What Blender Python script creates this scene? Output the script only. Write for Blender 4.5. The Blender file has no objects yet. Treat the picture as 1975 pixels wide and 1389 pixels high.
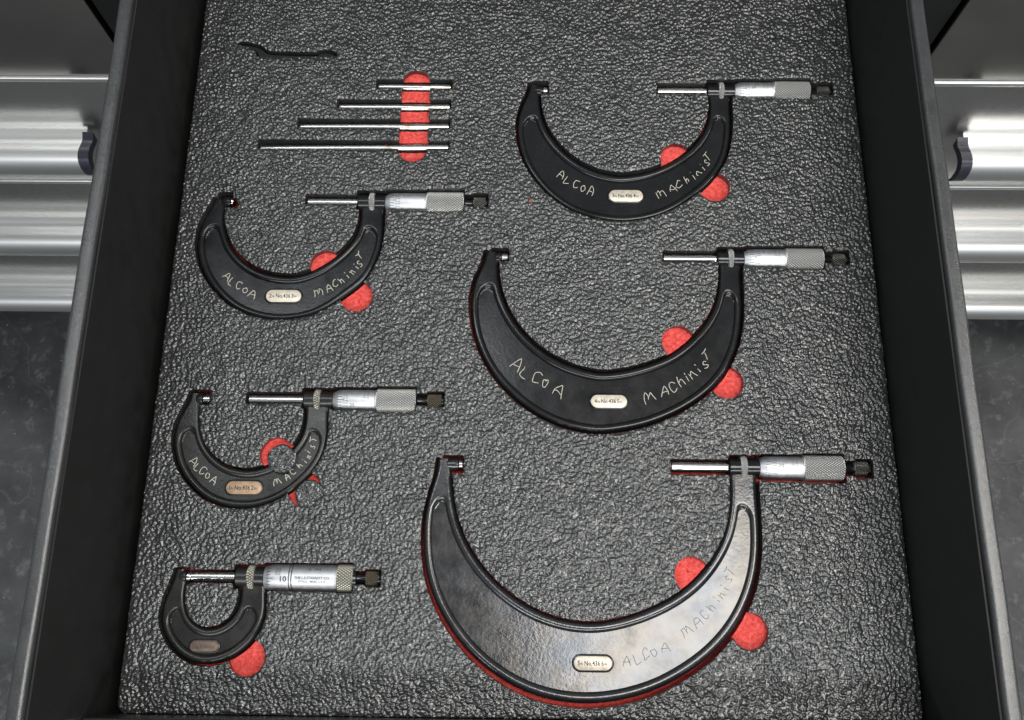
import bpy, bmesh, math, random
import numpy as np
from mathutils import Matrix, Vector

random.seed(7)
rng = np.random.default_rng(11)
scene = bpy.context.scene
col = scene.collection

# ------------------------------------------------------------------ camera
PW, PH = 1975.0, 1389.0                       # size of the photograph the positions were read from
FPX, TX, TY, TZ, CAMH = 1768.157, 0.2911517, 0.00967086, 0.00931903, 0.549729


def rotm(rx, ry, rz):
    c, s = math.cos, math.sin
    Rx = np.array([[1, 0, 0], [0, c(rx), -s(rx)], [0, s(rx), c(rx)]])
    Ry = np.array([[c(ry), 0, s(ry)], [0, 1, 0], [-s(ry), 0, c(ry)]])
    Rz = np.array([[c(rz), -s(rz), 0], [s(rz), c(rz), 0], [0, 0, 1]])
    return Rz @ Rx @ Ry


CR = rotm(TX, TY, TZ)
cam_data = bpy.data.cameras.new('camera')
cam_data.sensor_width = 36.0
cam_data.lens = 36.0 * FPX / PW
cam_data.clip_start = 0.02
cam_data.clip_end = 50.0
cam = bpy.data.objects.new('camera', cam_data)
col.objects.link(cam)
M4 = Matrix([list(CR[i]) + [[0, 0, CAMH][i]] for i in range(3)] + [[0, 0, 0, 1]])
cam.matrix_world = M4
scene.camera = cam

# ------------------------------------------------------------------ world and lamps
world = bpy.data.worlds.new('World')
scene.world = world
world.use_nodes = True
bg = world.node_tree.nodes['Background']
bg.inputs[0].default_value = (0.86, 0.93, 1.0, 1)
bg.inputs[1].default_value = 0.34


def area_lamp(name, loc, size, power, color, target=None):
    d = bpy.data.lights.new(name, 'AREA')
    d.shape = 'RECTANGLE'
    d.size, d.size_y = size
    d.energy = power
    d.color = color
    o = bpy.data.objects.new(name, d)
    col.objects.link(o)
    o.location = loc
    if target is not None:
        o.rotation_euler = (Vector(target) - Vector(loc)).to_track_quat('-Z', 'Y').to_euler()
    return o


area_lamp('ceiling_or_added_light', (0.62, 0.02, 1.80), (1.10, 0.60), 26, (1.0, 0.965, 0.92))
area_lamp('ceiling_or_added_light', (-0.75, 0.68, 1.80), (1.30, 0.14), 9, (0.93, 0.97, 1.0))  # added strip light, placed so spindles catch a highlight and flat frames stay dark
area_lamp('ceiling_or_added_light', (0.0, -1.9, 1.80), (3.2, 0.60), 85, (0.95, 0.98, 1.0))  # added wide light, sized to brighten the drawer pulls and barrels
area_lamp('ceiling_or_added_light', (2.1, 0.4, 1.80), (0.25, 1.2), 26, (1.0, 0.96, 0.9))  # added side light for highlights on the aluminium and foam

scene.view_settings.view_transform = 'Standard'
scene.view_settings.look = 'None'
scene.view_settings.gamma = 1.0
scene.view_settings.exposure = 0.0
scene.render.resolution_x, scene.render.resolution_y = 1024, 720
scene.render.engine = 'CYCLES'

# ------------------------------------------------------------------ helpers


def unproj(px, py, z):
    d = CR @ np.array([(px - PW / 2) / FPX, -(py - PH / 2) / FPX, -1.0])
    t = (z - CAMH) / d[2]
    return np.array([0, 0, CAMH]) + t * d


def unproj_y(px, py, Y):
    d = CR @ np.array([(px - PW / 2) / FPX, -(py - PH / 2) / FPX, -1.0])
    return np.array([0, 0, CAMH]) + (Y / d[1]) * d


def P2(px, py, z):
    return unproj(px, py, z)[:2]


def tag(o, label=None, cat=None, group=None, kind=None):
    if label: o['label'] = label
    if cat: o['category'] = cat
    if group: o['group'] = group
    if kind: o['kind'] = kind
    return o


def empty(name, loc):
    o = bpy.data.objects.new(name, None)
    o.empty_display_size = 0.02
    col.objects.link(o)
    o.location = loc
    return o


def mesh_obj(name, verts, faces, mat, parent=None, smooth=35, uvs=None):
    """verts are world coordinates; the object is linked under its parent's origin."""
    me = bpy.data.meshes.new(name)
    off = np.array(parent_origin(parent)) if parent else np.zeros(3)
    v = np.asarray(verts, dtype=float)
    if parent is None:
        off = np.array([v[:, 0].mean(), v[:, 1].mean(), v[:, 2].min()])
    me.from_pydata([tuple(q) for q in (v - off)], [], [tuple(f) for f in faces])
    if uvs is not None:
        ul = me.uv_layers.new(name='UVMap')
        li = np.empty(len(me.loops), dtype=np.int32)
        me.loops.foreach_get('vertex_index', li)
        ul.data.foreach_set('uv', np.asarray(uvs, dtype=np.float32)[li].ravel())
    bm = bmesh.new(); bm.from_mesh(me)
    bmesh.ops.recalc_face_normals(bm, faces=bm.faces)
    bm.to_mesh(me); bm.free()
    if smooth:
        me.shade_smooth()
        me.set_sharp_from_angle(angle=math.radians(smooth))
    if mat: me.materials.append(mat)
    o = bpy.data.objects.new(name, me)
    col.objects.link(o)
    if parent:
        o.parent = parent
    else:
        o.location = off
    return o


def parent_origin(o):
    p = np.zeros(3)
    while o is not None:
        p += np.array(o.location)
        o = o.parent
    return p


def box(x0, x1, y0, y1, z0, z1):
    v = [(x, y, z) for z in (z0, z1) for y in (y0, y1) for x in (x0, x1)]
    f = [(0, 2, 3, 1), (4, 5, 7, 6), (0, 1, 5, 4), (2, 6, 7, 3), (0, 4, 6, 2), (1, 3, 7, 5)]
    return v, f


def bevel_box(x0, x1, y0, y1, z0, z1, r=0.002, segs=3):
    v, f = box(x0, x1, y0, y1, z0, z1)
    bm = bmesh.new()
    vs = [bm.verts.new(q) for q in v]
    for q in f: bm.faces.new([vs[i] for i in q])
    bmesh.ops.bevel(bm, geom=list(bm.edges), offset=r, segments=segs, profile=0.5, affect='EDGES')
    bm.verts.index_update()
    V = [tuple(q.co) for q in bm.verts]
    F = [tuple(w.index for w in q.verts) for q in bm.faces]
    bm.free()
    return V, F


def lathe(p0, p1, prof, segs=56):
    """prof = [(t along p0->p1 in metres, radius)]; closed by end discs. returns verts, faces, uvs"""
    p0 = np.array(p0, float); p1 = np.array(p1, float)
    ax = (p1 - p0) / np.linalg.norm(p1 - p0)
    up = np.array([0, 0, 1.0]); sd = np.cross(up, ax); sd /= np.linalg.norm(sd); up = np.cross(ax, sd)
    V, F, U = [], [], []
    n = segs + 1
    for (t, r) in prof:
        for k in range(n):
            a = 2 * math.pi * k / segs - math.pi / 2
            V.append(p0 + ax * t + r * (math.cos(a) * sd + math.sin(a) * up))
            U.append((t * 1000, k / segs * 2 * math.pi * max(r, 1e-4) * 1000))
    m = len(prof)
    for i in range(m - 1):
        for k in range(segs):
            F.append((i * n + k, i * n + k + 1, (i + 1) * n + k + 1, (i + 1) * n + k))
    F.append(tuple(range(segs))[::-1])
    F.append(tuple((m - 1) * n + k for k in range(segs)))
    # weld seam for shading
    return V, F, U


def catmull(pts, per=8, closed=False):
    P = np.array(pts, float)
    if len(P) < 3: return P
    out = []
    n = len(P)
    rngi = range(n) if closed else range(n - 1)
    for i in rngi:
        if closed:
            a, b, c, d = P[(i - 1) % n], P[i], P[(i + 1) % n], P[(i + 2) % n]
        else:
            a = P[i - 1] if i > 0 else 2 * P[0] - P[1]
            b, c = P[i], P[i + 1]
            d = P[i + 2] if i + 2 < n else 2 * P[-1] - P[-2]
        for k in range(per):
            t = k / per
            out.append(0.5 * ((2 * b) + (-a + c) * t + (2 * a - 5 * b + 4 * c - d) * t * t + (-a + 3 * b - 3 * c + d) * t ** 3))
    if not closed: out.append(P[-1])
    return np.array(out)


def resample(P, n):
    d = np.r_[0, np.cumsum(np.linalg.norm(np.diff(P, axis=0), axis=1))]
    s = np.linspace(0, d[-1], n)
    return np.c_[np.interp(s, d, P[:, 0]), np.interp(s, d, P[:, 1])]


def smooth_poly(P, it):
    P = P.copy()
    for _ in range(it):
        P[1:-1] = 0.25 * P[:-2] + 0.5 * P[1:-1] + 0.25 * P[2:]
    return P


# ------------------------------------------------------------------ materials


def new_mat(name):
    m = bpy.data.materials.new(name)
    m.use_nodes = True
    nt = m.node_tree
    return m, nt, nt.nodes['Principled BSDF']


def N(nt, typ, **kw):
    n = nt.nodes.new(typ)
    for k, v in kw.items():
        setattr(n, k, v)
    return n


def coords(nt, uv=False, scale=None):
    tc = N(nt, 'ShaderNodeTexCoord')
    out = tc.outputs['UV' if uv else 'Object']
    if scale:
        mp = N(nt, 'ShaderNodeMapping')
        mp.inputs['Scale'].default_value = scale
        nt.links.new(out, mp.inputs[0])
        out = mp.outputs[0]
    return out


def noise(nt, vec, scale, detail=3.0, rough=0.55):
    n = N(nt, 'ShaderNodeTexNoise')
    n.inputs['Scale'].default_value = scale
    n.inputs['Detail'].default_value = detail
    n.inputs['Roughness'].default_value = rough
    nt.links.new(vec, n.inputs['Vector'])
    return n.outputs['Fac']


def ramp(nt, fac, stops, interp='LINEAR'):
    r = N(nt, 'ShaderNodeValToRGB')
    cr = r.color_ramp
    cr.interpolation = interp
    while len(cr.elements) > 1: cr.elements.remove(cr.elements[-1])
    cr.elements[0].position = stops[0][0]; cr.elements[0].color = (*stops[0][1], 1)
    for p, c in stops[1:]:
        e = cr.elements.new(p); e.color = (*c, 1)
    nt.links.new(fac, r.inputs[0])
    return r.outputs[0]


def g(v): return (v, v, v)


def bump(nt, h, strength, dist, normal=None):
    b = N(nt, 'ShaderNodeBump')
    b.inputs['Strength'].default_value = strength
    b.inputs['Distance'].default_value = dist
    nt.links.new(h, b.inputs['Height'])
    if normal is not None: nt.links.new(normal, b.inputs['Normal'])
    return b.outputs[0]


def mat_foam():
    m, nt, b = new_mat('black_foam')
    c = coords(nt)
    n1 = noise(nt, c, 60, 4)
    nt.links.new(ramp(nt, n1, [(0.3, (0.017, 0.018, 0.0175)), (0.7, (0.030, 0.0315, 0.030))]), b.inputs['Base Color'])
    n2 = noise(nt, c, 300, 3)
    nt.links.new(ramp(nt, n2, [(0.3, g(0.24)), (0.7, g(0.35))]), b.inputs['Roughness'])
    b.inputs['Specular IOR Level'].default_value = 0.5
    b.inputs['Coat Weight'].default_value = 0.75
    b.inputs['Coat Roughness'].default_value = 0.15
    bn = bump(nt, noise(nt, c, 700, 2), 0.35, 0.0004)
    nt.links.new(bn, b.inputs['Normal']); nt.links.new(bn, b.inputs['Coat Normal'])
    return m


def mat_red():
    m, nt, b = new_mat('red_foam')
    c = coords(nt)
    n1 = noise(nt, c, 420, 6, 0.75)
    base = ramp(nt, n1, [(0.25, (0.36, 0.020, 0.018)), (0.5, (0.74, 0.085, 0.072)), (0.75, (0.88, 0.19, 0.165))])
    n2 = noise(nt, c, 260, 2, 0.5)
    mk = ramp(nt, n2, [(0.70, g(0)), (0.74, g(0.8))])
    mx = N(nt, 'ShaderNodeMix', data_type='RGBA')
    nt.links.new(mk, mx.inputs[0]); nt.links.new(base, mx.inputs[6]); mx.inputs[7].default_value = (0.10, 0.01, 0.01, 1)
    nt.links.new(mx.outputs[2], b.inputs['Base Color'])
    n3 = noise(nt, c, 700, 4, 0.7)
    nt.links.new(bump(nt, n3, 1.0, 0.0016), b.inputs['Normal'])
    b.inputs['Roughness'].default_value = 0.9
    b.inputs['Specular IOR Level'].default_value = 0.15
    return m


def mat_enamel(name, base, r0, r1, peel, spec=0.5, dust=0.0, tint=False):
    m, nt, b = new_mat(name)
    c = coords(nt)
    n1 = noise(nt, c, 45, 5, 0.65)
    dk = tuple(x * 0.7 for x in base); lt = tuple(x * 1.5 for x in base)
    colr = ramp(nt, n1, [(0.3, dk), (0.72, lt)])
    if dust:
        n4 = noise(nt, c, 1100, 2, 0.6)
        mk = ramp(nt, n4, [(0.69, g(0)), (0.74, g(dust))])
        mx = N(nt, 'ShaderNodeMix', data_type='RGBA')
        nt.links.new(mk, mx.inputs[0]); nt.links.new(colr, mx.inputs[6])
        mx.inputs[7].default_value = (0.22, 0.20, 0.17, 1)
        colr = mx.outputs[2]
    nt.links.new(colr, b.inputs['Base Color'])
    n2 = noise(nt, c, 90, 5, 0.6)
    nt.links.new(ramp(nt, n2, [(0.3, g(r0)), (0.7, g(r1))]), b.inputs['Roughness'])
    n3 = noise(nt, c, 520, 2)
    nt.links.new(bump(nt, n3, peel, 0.0006), b.inputs['Normal'])
    if tint:
        n6 = noise(nt, c, 38, 4, 0.6)
        nt.links.new(ramp(nt, n6, [(0.30, (0.82, 0.88, 0.98)), (0.45, (0.96, 0.97, 0.98)), (0.58, (1.0, 0.96, 0.90)), (0.72, (0.78, 0.76, 0.72))]), b.inputs['Specular Tint'])
    b.inputs['Specular IOR Level'].default_value = spec
    return m


def mat_metal(name, base, r0, r1, brushed=None, stain=None):
    m, nt, b = new_mat(name)
    c = coords(nt)
    n1 = noise(nt, coords(nt, scale=brushed) if brushed else c, 300, 4, 0.6)
    colr = ramp(nt, n1, [(0.3, tuple(x * 0.86 for x in base)), (0.7, base)])
    if stain:
        n4 = noise(nt, c, 70, 4, 0.6)
        mk = ramp(nt, n4, [(0.60, g(0)), (0.72, g(0.75))])
        mx = N(nt, 'ShaderNodeMix', data_type='RGBA')
        nt.links.new(mk, mx.inputs[0]); nt.links.new(colr, mx.inputs[6])
        mx.inputs[7].default_value = (*stain, 1)
        colr = mx.outputs[2]
    nt.links.new(colr, b.inputs['Base Color'])
    b.inputs['Metallic'].default_value = 1.0
    nt.links.new(ramp(nt, n1, [(0.3, g(r0)), (0.7, g(r1))]), b.inputs['Roughness'])
    return m


def mat_knurl(name, lo, hi, pitch, rough, stain=None, strength=1.0):
    m, nt, b = new_mat(name)
    uv = coords(nt, uv=True)
    sep = N(nt, 'ShaderNodeSeparateXYZ'); nt.links.new(uv, sep.inputs[0])

    def mth(op, a, bb):
        n = N(nt, 'ShaderNodeMath', operation=op)
        for i, x in enumerate((a, bb)):
            if x is None: continue
            if isinstance(x, (int, float)): n.inputs[i].default_value = x
            else: nt.links.new(x, n.inputs[i])
        return n.outputs[0]
    k = math.pi / pitch
    u = mth('MULTIPLY', sep.outputs[0], k * 0.75); v = mth('MULTIPLY', sep.outputs[1], k)
    s1 = mth('ABSOLUTE', mth('SINE', mth('ADD', u, v), None), None)
    s2 = mth('ABSOLUTE', mth('SINE', mth('SUBTRACT', u, v), None), None)
    h = mth('MINIMUM', s1, s2)
    colr = ramp(nt, h, [(0.08, lo), (0.5, hi)])
    if stain:
        n4 = noise(nt, coords(nt), 130, 3, 0.6)
        mk = ramp(nt, n4, [(0.52, g(0)), (0.75, g(0.8))])
        mx = N(nt, 'ShaderNodeMix', data_type='RGBA')
        nt.links.new(mk, mx.inputs[0]); nt.links.new(colr, mx.inputs[6])
        mx.inputs[7].default_value = (*stain, 1)
        colr = mx.outputs[2]
    nt.links.new(colr, b.inputs['Base Color'])
    b.inputs['Metallic'].default_value = 0.85
    b.inputs['Roughness'].default_value = rough
    nt.links.new(bump(nt, h, strength, 0.0006), b.inputs['Normal'])
    return m


def mat_plain(name, base, rough=0.5, metallic=0.0, spec=0.5, nscale=200, var=0.25, bmp=0.0, bscale=900, bdist=0.0004):
    m, nt, b = new_mat(name)
    c = coords(nt)
    n1 = noise(nt, c, nscale, 4, 0.6)
    nt.links.new(ramp(nt, n1, [(0.3, tuple(x * (1 - var) for x in base)), (0.7, tuple(min(1, x * (1 + var)) for x in base))]), b.inputs['Base Color'])
    nt.links.new(ramp(nt, n1, [(0.3, g(max(0.02, rough - 0.06))), (0.7, g(rough + 0.06))]), b.inputs['Roughness'])
    b.inputs['Metallic'].default_value = metallic
    b.inputs['Specular IOR Level'].default_value = spec
    if bmp:
        nt.links.new(bump(nt, noise(nt, c, bscale, 3), bmp, bdist), b.inputs['Normal'])
    return m


def mat_floor():
    m, nt, b = new_mat('scuffed_floor')
    c = coords(nt)
    n1 = noise(nt, c, 6, 6, 0.65)
    base = ramp(nt, n1, [(0.32, (0.016, 0.0175, 0.018)), (0.68, (0.070, 0.072, 0.072))])
    n2 = noise(nt, c, 38, 5, 0.7)
    mk = ramp(nt, n2, [(0.54, g(0)), (0.78, g(0.5))])
    mx = N(nt, 'ShaderNodeMix', data_type='RGBA')
    nt.links.new(mk, mx.inputs[0]); nt.links.new(base, mx.inputs[6]); mx.inputs[7].default_value = (0.26, 0.26, 0.25, 1)
    # hair cracks
    vo = N(nt, 'ShaderNodeTexVoronoi', feature='DISTANCE_TO_EDGE')
    vo.inputs['Scale'].default_value = 3.1
    dv = N(nt, 'ShaderNodeVectorMath', operation='ADD')
    nz = N(nt, 'ShaderNodeTexNoise'); nz.inputs['Scale'].default_value = 7
    sc = N(nt, 'ShaderNodeVectorMath', operation='SCALE'); sc.inputs['Scale'].default_value = 0.25
    nt.links.new(c, nz.inputs['Vector']); nt.links.new(nz.outputs['Color'], sc.inputs[0])
    nt.links.new(c, dv.inputs[0]); nt.links.new(sc.outputs[0], dv.inputs[1])
    nt.links.new(dv.outputs[0], vo.inputs['Vector'])
    ck = ramp(nt, vo.outputs['Distance'], [(0.0, g(0.10)), (0.005, g(0.0))])
    mx2 = N(nt, 'ShaderNodeMix', data_type='RGBA')
    nt.links.new(ck, mx2.inputs[0]); nt.links.new(mx.outputs[2], mx2.inputs[6]); mx2.inputs[7].default_value = (0.35, 0.35, 0.34, 1)
    # specks
    n5 = noise(nt, c, 160, 1)
    sp = ramp(nt, n5, [(0.76, g(0)), (0.79, g(0.6))])
    mx3 = N(nt, 'ShaderNodeMix', data_type='RGBA')
    nt.links.new(sp, mx3.inputs[0]); nt.links.new(mx2.outputs[2], mx3.inputs[6]); mx3.inputs[7].default_value = (0.4, 0.4, 0.39, 1)
    nt.links.new(mx3.outputs[2], b.inputs['Base Color'])
    nt.links.new(ramp(nt, n2, [(0.3, g(0.42)), (0.7, g(0.65))]), b.inputs['Roughness'])
    return m


FOAM = mat_foam()
RED = mat_red()
ENAMEL = mat_enamel('black_enamel', (0.008, 0.008, 0.0085), 0.15, 0.24, 0.06, 0.36, 0.22)
ENAMEL_G = mat_enamel('polished_black_enamel', (0.014, 0.0145, 0.016), 0.12, 0.26, 0.12, 0.8, 0.0, True)
ENAMEL_W = mat_enamel('worn_black_enamel', (0.011, 0.0108, 0.0098), 0.22, 0.36, 0.08, 0.45, 0.4)
BLACK_GLOSS = mat_plain('black_oxide_steel', (0.03, 0.03, 0.032), 0.16, 0.75, 0.5, 400, 0.3)
CHROME = mat_metal('polished_steel', (0.80, 0.78, 0.74), 0.12, 0.22, (1, 30, 30))
STEEL_ROD = mat_metal('ground_steel', (0.78, 0.76, 0.72), 0.16, 0.28, (1, 30, 30), (0.36, 0.22, 0.12))
SATIN = mat_metal('satin_chrome', (0.70, 0.705, 0.72), 0.46, 0.56)
KNURL = mat_knurl('knurled_satin_chrome', (0.20, 0.20, 0.19), (0.86, 0.85, 0.82), 1.55, 0.38)
KNURL_RING = mat_knurl('knurled_lock_ring_steel', (0.12, 0.12, 0.11), (0.80, 0.80, 0.76), 1.4, 0.42)
KNURL_OLD = mat_knurl('knurled_tarnished_steel', (0.09, 0.085, 0.065), (0.66, 0.64, 0.54), 1.7, 0.42)
KNURL_DARK = mat_knurl('knurled_dark_steel', (0.012, 0.012, 0.012), (0.24, 0.235, 0.21), 1.4, 0.34)
KNURL_TAN = mat_knurl('knurled_brown_steel', (0.02, 0.018, 0.012), (0.22, 0.19, 0.135), 1.4, 0.4)
INK = mat_plain('engraved_black_ink', (0.03, 0.03, 0.03), 0.6)
INK_SOFT = mat_plain('faded_ink', (0.16, 0.16, 0.16), 0.5)
SCRATCH = mat_plain('scratched_bare_metal', (0.47, 0.435, 0.36), 0.45, 0.0, 0.5, 900, 0.3)
SCRATCH_D = mat_plain('shallow_scratched_metal', (0.13, 0.125, 0.115), 0.6, 0.0, 0.25, 900, 0.6)
PLATE = mat_plain('nickel_plate', (0.60, 0.54, 0.44), 0.42, 0.35, 0.5, 350, 0.22)
PLATE_CU = mat_plain('coppery_plate', (0.36, 0.24, 0.155), 0.45, 0.4, 0.5, 300, 0.28)
PLATE_BR = mat_plain('tarnished_brown_plate', (0.13, 0.088, 0.066), 0.5, 0.35, 0.5, 300, 0.3)
WALLBLK = mat_plain('black_powder_coat', (0.011, 0.0115, 0.011), 0.60, 0.0, 0.35, 60, 0.2, 0.12, 900)
RIM = mat_plain('black_powder_coat_rim', (0.028, 0.029, 0.029), 0.27, 0.0, 0.9, 80, 0.10, 0.5, 2200, 0.00025)
PANEL = mat_metal('grey_steel_panel', (0.42, 0.41, 0.385), 0.13, 0.19, (0.3, 40, 40))
ALU = mat_metal('brushed_aluminium', (0.86, 0.855, 0.84), 0.42, 0.50, (0.2, 60, 60))
FACE = mat_metal('brushed_grey_drawer_face', (0.66, 0.655, 0.63), 0.25, 0.32, (0.3, 40, 40))
CAP = mat_plain('dark_plastic_cap', (0.030, 0.028, 0.042), 0.3, 0.0, 0.5, 80, 0.15)
VOID = mat_plain('black_cabinet_body', (0.010, 0.0105, 0.010), 0.5, 0.0, 0.3, 20, 0.2)
KICK = mat_plain('black_plinth', (0.008, 0.008, 0.0085), 0.6)
FLOOR = mat_floor()
SPANNER = mat_plain('blackened_steel', (0.006, 0.006, 0.006), 0.45, 0.0, 0.4)

# ------------------------------------------------------------------ setting: floor
ZF = CAMH - 1.46
v = [(-4, -4, ZF), (4, -4, ZF), (4, 4, ZF), (-4, 4, ZF)]
tag(mesh_obj('floor', v, [(0, 1, 2, 3)], FLOOR, smooth=0), kind='structure')

# ------------------------------------------------------------------ neighbouring cabinets
YF = 0.475                                   # front plane of the cabinet bank


def cabinet(side):
    s = -1 if side == 'L' else 1
    xe, xh = (-0.3496, -0.4338) if side == 'L' else (0.3437, 0.4287)
    zs = [-0.1648, -0.3610, -0.5650]              # bright strip on top of each drawer
    zh = [-0.2505, -0.4530, -0.6615]              # where each pull is fixed
    far = xe + s * 0.75
    root = empty('tool_cabinet', ((xe + far) / 2, YF + 0.25, ZF))
    xa, xb = sorted((xe, far))
    zb = -0.716
    mesh_obj('carcass', *box(xa + 0.004, xb - 0.004, YF + 0.022, YF + 0.55, zb, 0.10), VOID, root, smooth=0)
    mesh_obj('plinth', *box(xa + 0.01, xb - 0.01, YF + 0.045, YF + 0.5, ZF, zb + 0.001), KICK, root, smooth=0)
    mesh_obj('drawer_front', *bevel_box(xa, xb, YF, YF + 0.02, zs[0] + 0.004, 0.095, 0.0015, 2), PANEL, root, smooth=50)
    # section of the pull: p = distance out from the front, z from where it is fixed
    prof = [(0.0, 0.0), (0.0035, 0.0), (0.0065, -0.0012), (0.0100, -0.0022), (0.0140, -0.0018), (0.0185, 0.0002), (0.0235, 0.0018), (0.0285, 0.0022),
            (0.0330, 0.0008), (0.0368, -0.0030), (0.0392, -0.0090), (0.0400, -0.0160), (0.0390, -0.0230), (0.0360, -0.0290), (0.0325, -0.0325),
            (0.0308, -0.0305), (0.0338, -0.0268), (0.0360, -0.0215), (0.0368, -0.0160), (0.0360, -0.0100), (0.0338, -0.0050), (0.0300, -0.0020),
            (0.0250, -0.0022), (0.0185, -0.0042), (0.0120, -0.0062), (0.0055, -0.0055), (0.0030, -0.0120), (0.0, -0.0120)]
    for i, z in enumerate(zs):
        low = zs[i + 1] + 0.004 if i < 2 else zb
        df = mesh_obj('drawer_front', *bevel_box(xa, xb, YF, YF + 0.02, low, z - 0.0042, 0.0015, 2), FACE, root, smooth=50)
        mesh_obj('trim_strip', *bevel_box(xa + 0.002, xb - 0.002, YF - 0.0018, YF + 0.015, z - 0.0036, z + 0.0022, 0.001, 2), ALU, df, smooth=50)
        pv, pf = [], []
        x0 = xh; x1 = far
        n = len(prof)
        for x in (x0, x1):
            for p, dz in prof: pv.append((x, YF + 0.0002 - p, zh[i] + dz))
        for k in range(n): pf.append((k, (k + 1) % n, n + (k + 1) % n, n + k))
        pf.append(tuple(range(n))); pf.append(tuple(range(n, 2 * n)))
        h = mesh_obj('drawer_pull', pv, pf, ALU, root, smooth=40)
        # end cap follows the section, a little proud of it
        outer = prof[:15]; cv, cf = [], []
        pts = [(p + 0.0010, dz + 0.0011) for p, dz in outer[1:]] + [(p - 0.0042, dz - 0.0065) if p > 0.0375 or dz < -0.012 else (p - 0.003, dz - 0.0078) for p, dz in outer[::-1][:-3]]
        for x in (x0 + s * 0.004, x0 - s * 0.0065):
            for p, dz in pts: cv.append((x, YF + 0.0002 - p, zh[i] + dz))
        n = len(pts)
        for k in range(n): cf.append((k, (k + 1) % n, n + (k + 1) % n, n + k))
        cf.append(tuple(range(n))); cf.append(tuple(range(n, 2 * n)))
        mesh_obj('end_cap', cv, cf, CAP, h, smooth=40)
    return root, xe


cabL, xeL = cabinet('L')
tag(cabL, 'grey steel cabinet with aluminium drawer pulls, on the side nearer the thin steel rods', 'cabinet')
cabR, xeR = cabinet('R')
tag(cabR, 'grey steel cabinet with aluminium drawer pulls, on the side nearer the micrometer thimbles', 'cabinet')

root = empty('drawer_cabinet', ((xeL + xeR) / 2, YF + 0.3, ZF))
for x0, x1 in ((xeL + 0.003, -0.262), (0.262, xeR - 0.003)):
    mesh_obj('side_panel', *bevel_box(x0, x1, YF + 0.004, YF + 0.55, ZF, 0.10, 0.0015, 2), VOID, root, smooth=50)
mesh_obj('back_panel', *box(-0.2615, 0.2615, YF + 0.53, YF + 0.55, ZF, 0.10), VOID, root, smooth=0)
mesh_obj('lower_front', *box(-0.2615, 0.2615, YF + 0.004, YF + 0.03, ZF, -0.05), VOID, root, smooth=0)
mesh_obj('worktop', *bevel_box(xeL + 0.004, xeR - 0.004, YF + 0.006, YF + 0.56, 0.1005, 0.125, 0.002, 2), VOID, root, smooth=50)
tag(root, 'black cabinet body from which the open foam-lined drawer slides out', 'cabinet')

# ------------------------------------------------------------------ the drawer
FX0, FX1, FY0, FY1 = -0.2277, 0.2251, -0.0450, 0.500
ZRED = -0.0145
HR = 0.086
WL, WR = -0.2368, 0.2288                      # inner faces of the side walls
RW = 0.0086
root = empty('drawer', (0, 0.22, -0.034))


def side_wall(xi, s):
    """folded sheet side: inner face, rounded inner edge, flat rim, outer face"""
    r = 0.0026
    sec = [(xi, -0.030)]
    sec += [(xi, HR - r)]
    for k in range(1, 6):
        a = math.pi / 2 * k / 5
        sec.append((xi + s * (r - r * math.cos(a)), HR - r + r * math.sin(a)))
    xo = xi + s * RW
    for k in range(0, 6):
        a = math.pi / 2 * k / 5
        sec.append((xo - s * (r - r * math.sin(a)), HR - r + r * math.cos(a)))
    sec.append((xo, -0.030))
    ys = np.linspace(FY0 - 0.012, 0.515, 60)
    V, F = [], []
    n = len(sec)
    for y in ys:
        w = 0.0002 * math.sin(y * 31 + s) + 0.00012 * math.sin(y * 83)
        for x, z in sec: V.append((x + w, y, z))
    for i in range(len(ys) - 1):
        for k in range(n):
            F.append((i * n + k, i * n + (k + 1) % n, (i + 1) * n + (k + 1) % n, (i + 1) * n + k))
    F.append(tuple(range(n))); F.append(tuple((len(ys) - 1) * n + k for k in range(n)))
    return V, F


sw = mesh_obj('side_wall', *side_wall(WL, -1), RIM, root, smooth=50)
mesh_obj('inner_lining', *box(WL + 0.0002, WL + 0.0012, FY0, 0.51, -0.0285, HR - 0.0035), WALLBLK, sw, smooth=0)
sw = mesh_obj('side_wall', *side_wall(WR, 1), RIM, root, smooth=50)
mesh_obj('inner_lining', *box(WR - 0.0012, WR - 0.0002, FY0, 0.51, -0.0285, HR - 0.0035), WALLBLK, sw, smooth=0)
mesh_obj('drawer_bottom', *box(WL - 0.006, WR + 0.006, FY0 - 0.011, 0.514, -0.034, -0.0288), WALLBLK, root, smooth=0)
mesh_obj('drawer_face', *bevel_box(WL - 0.0135, WR + 0.0135, FY0 - 0.035, FY0 - 0.0125, -0.06, 0.030, 0.002, 3), RIM, root, smooth=50)
mesh_obj('front_wall', *bevel_box(WL + 0.0015, WR - 0.0015, FY0 - 0.0118, FY0 - 0.0005, -0.0285, 0.0255, 0.0015, 3), RIM, root, smooth=50)
mesh_obj('back_wall', *box(WL + 0.002, WR - 0.002, 0.5015, 0.509, -0.0285, 0.06), WALLBLK, root, smooth=0)
tag(root, 'open black steel drawer with tall side walls, lined with black foam', 'drawer')

# ------------------------------------------------------------------ micrometer data (read from the photograph)
AXZ = -0.0066                                 # height of the barrel axes; foam surface is 0


def C(ox, oy, s, pts): return [(ox + x / s, oy + y / s) for x, y in pts]


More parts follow.
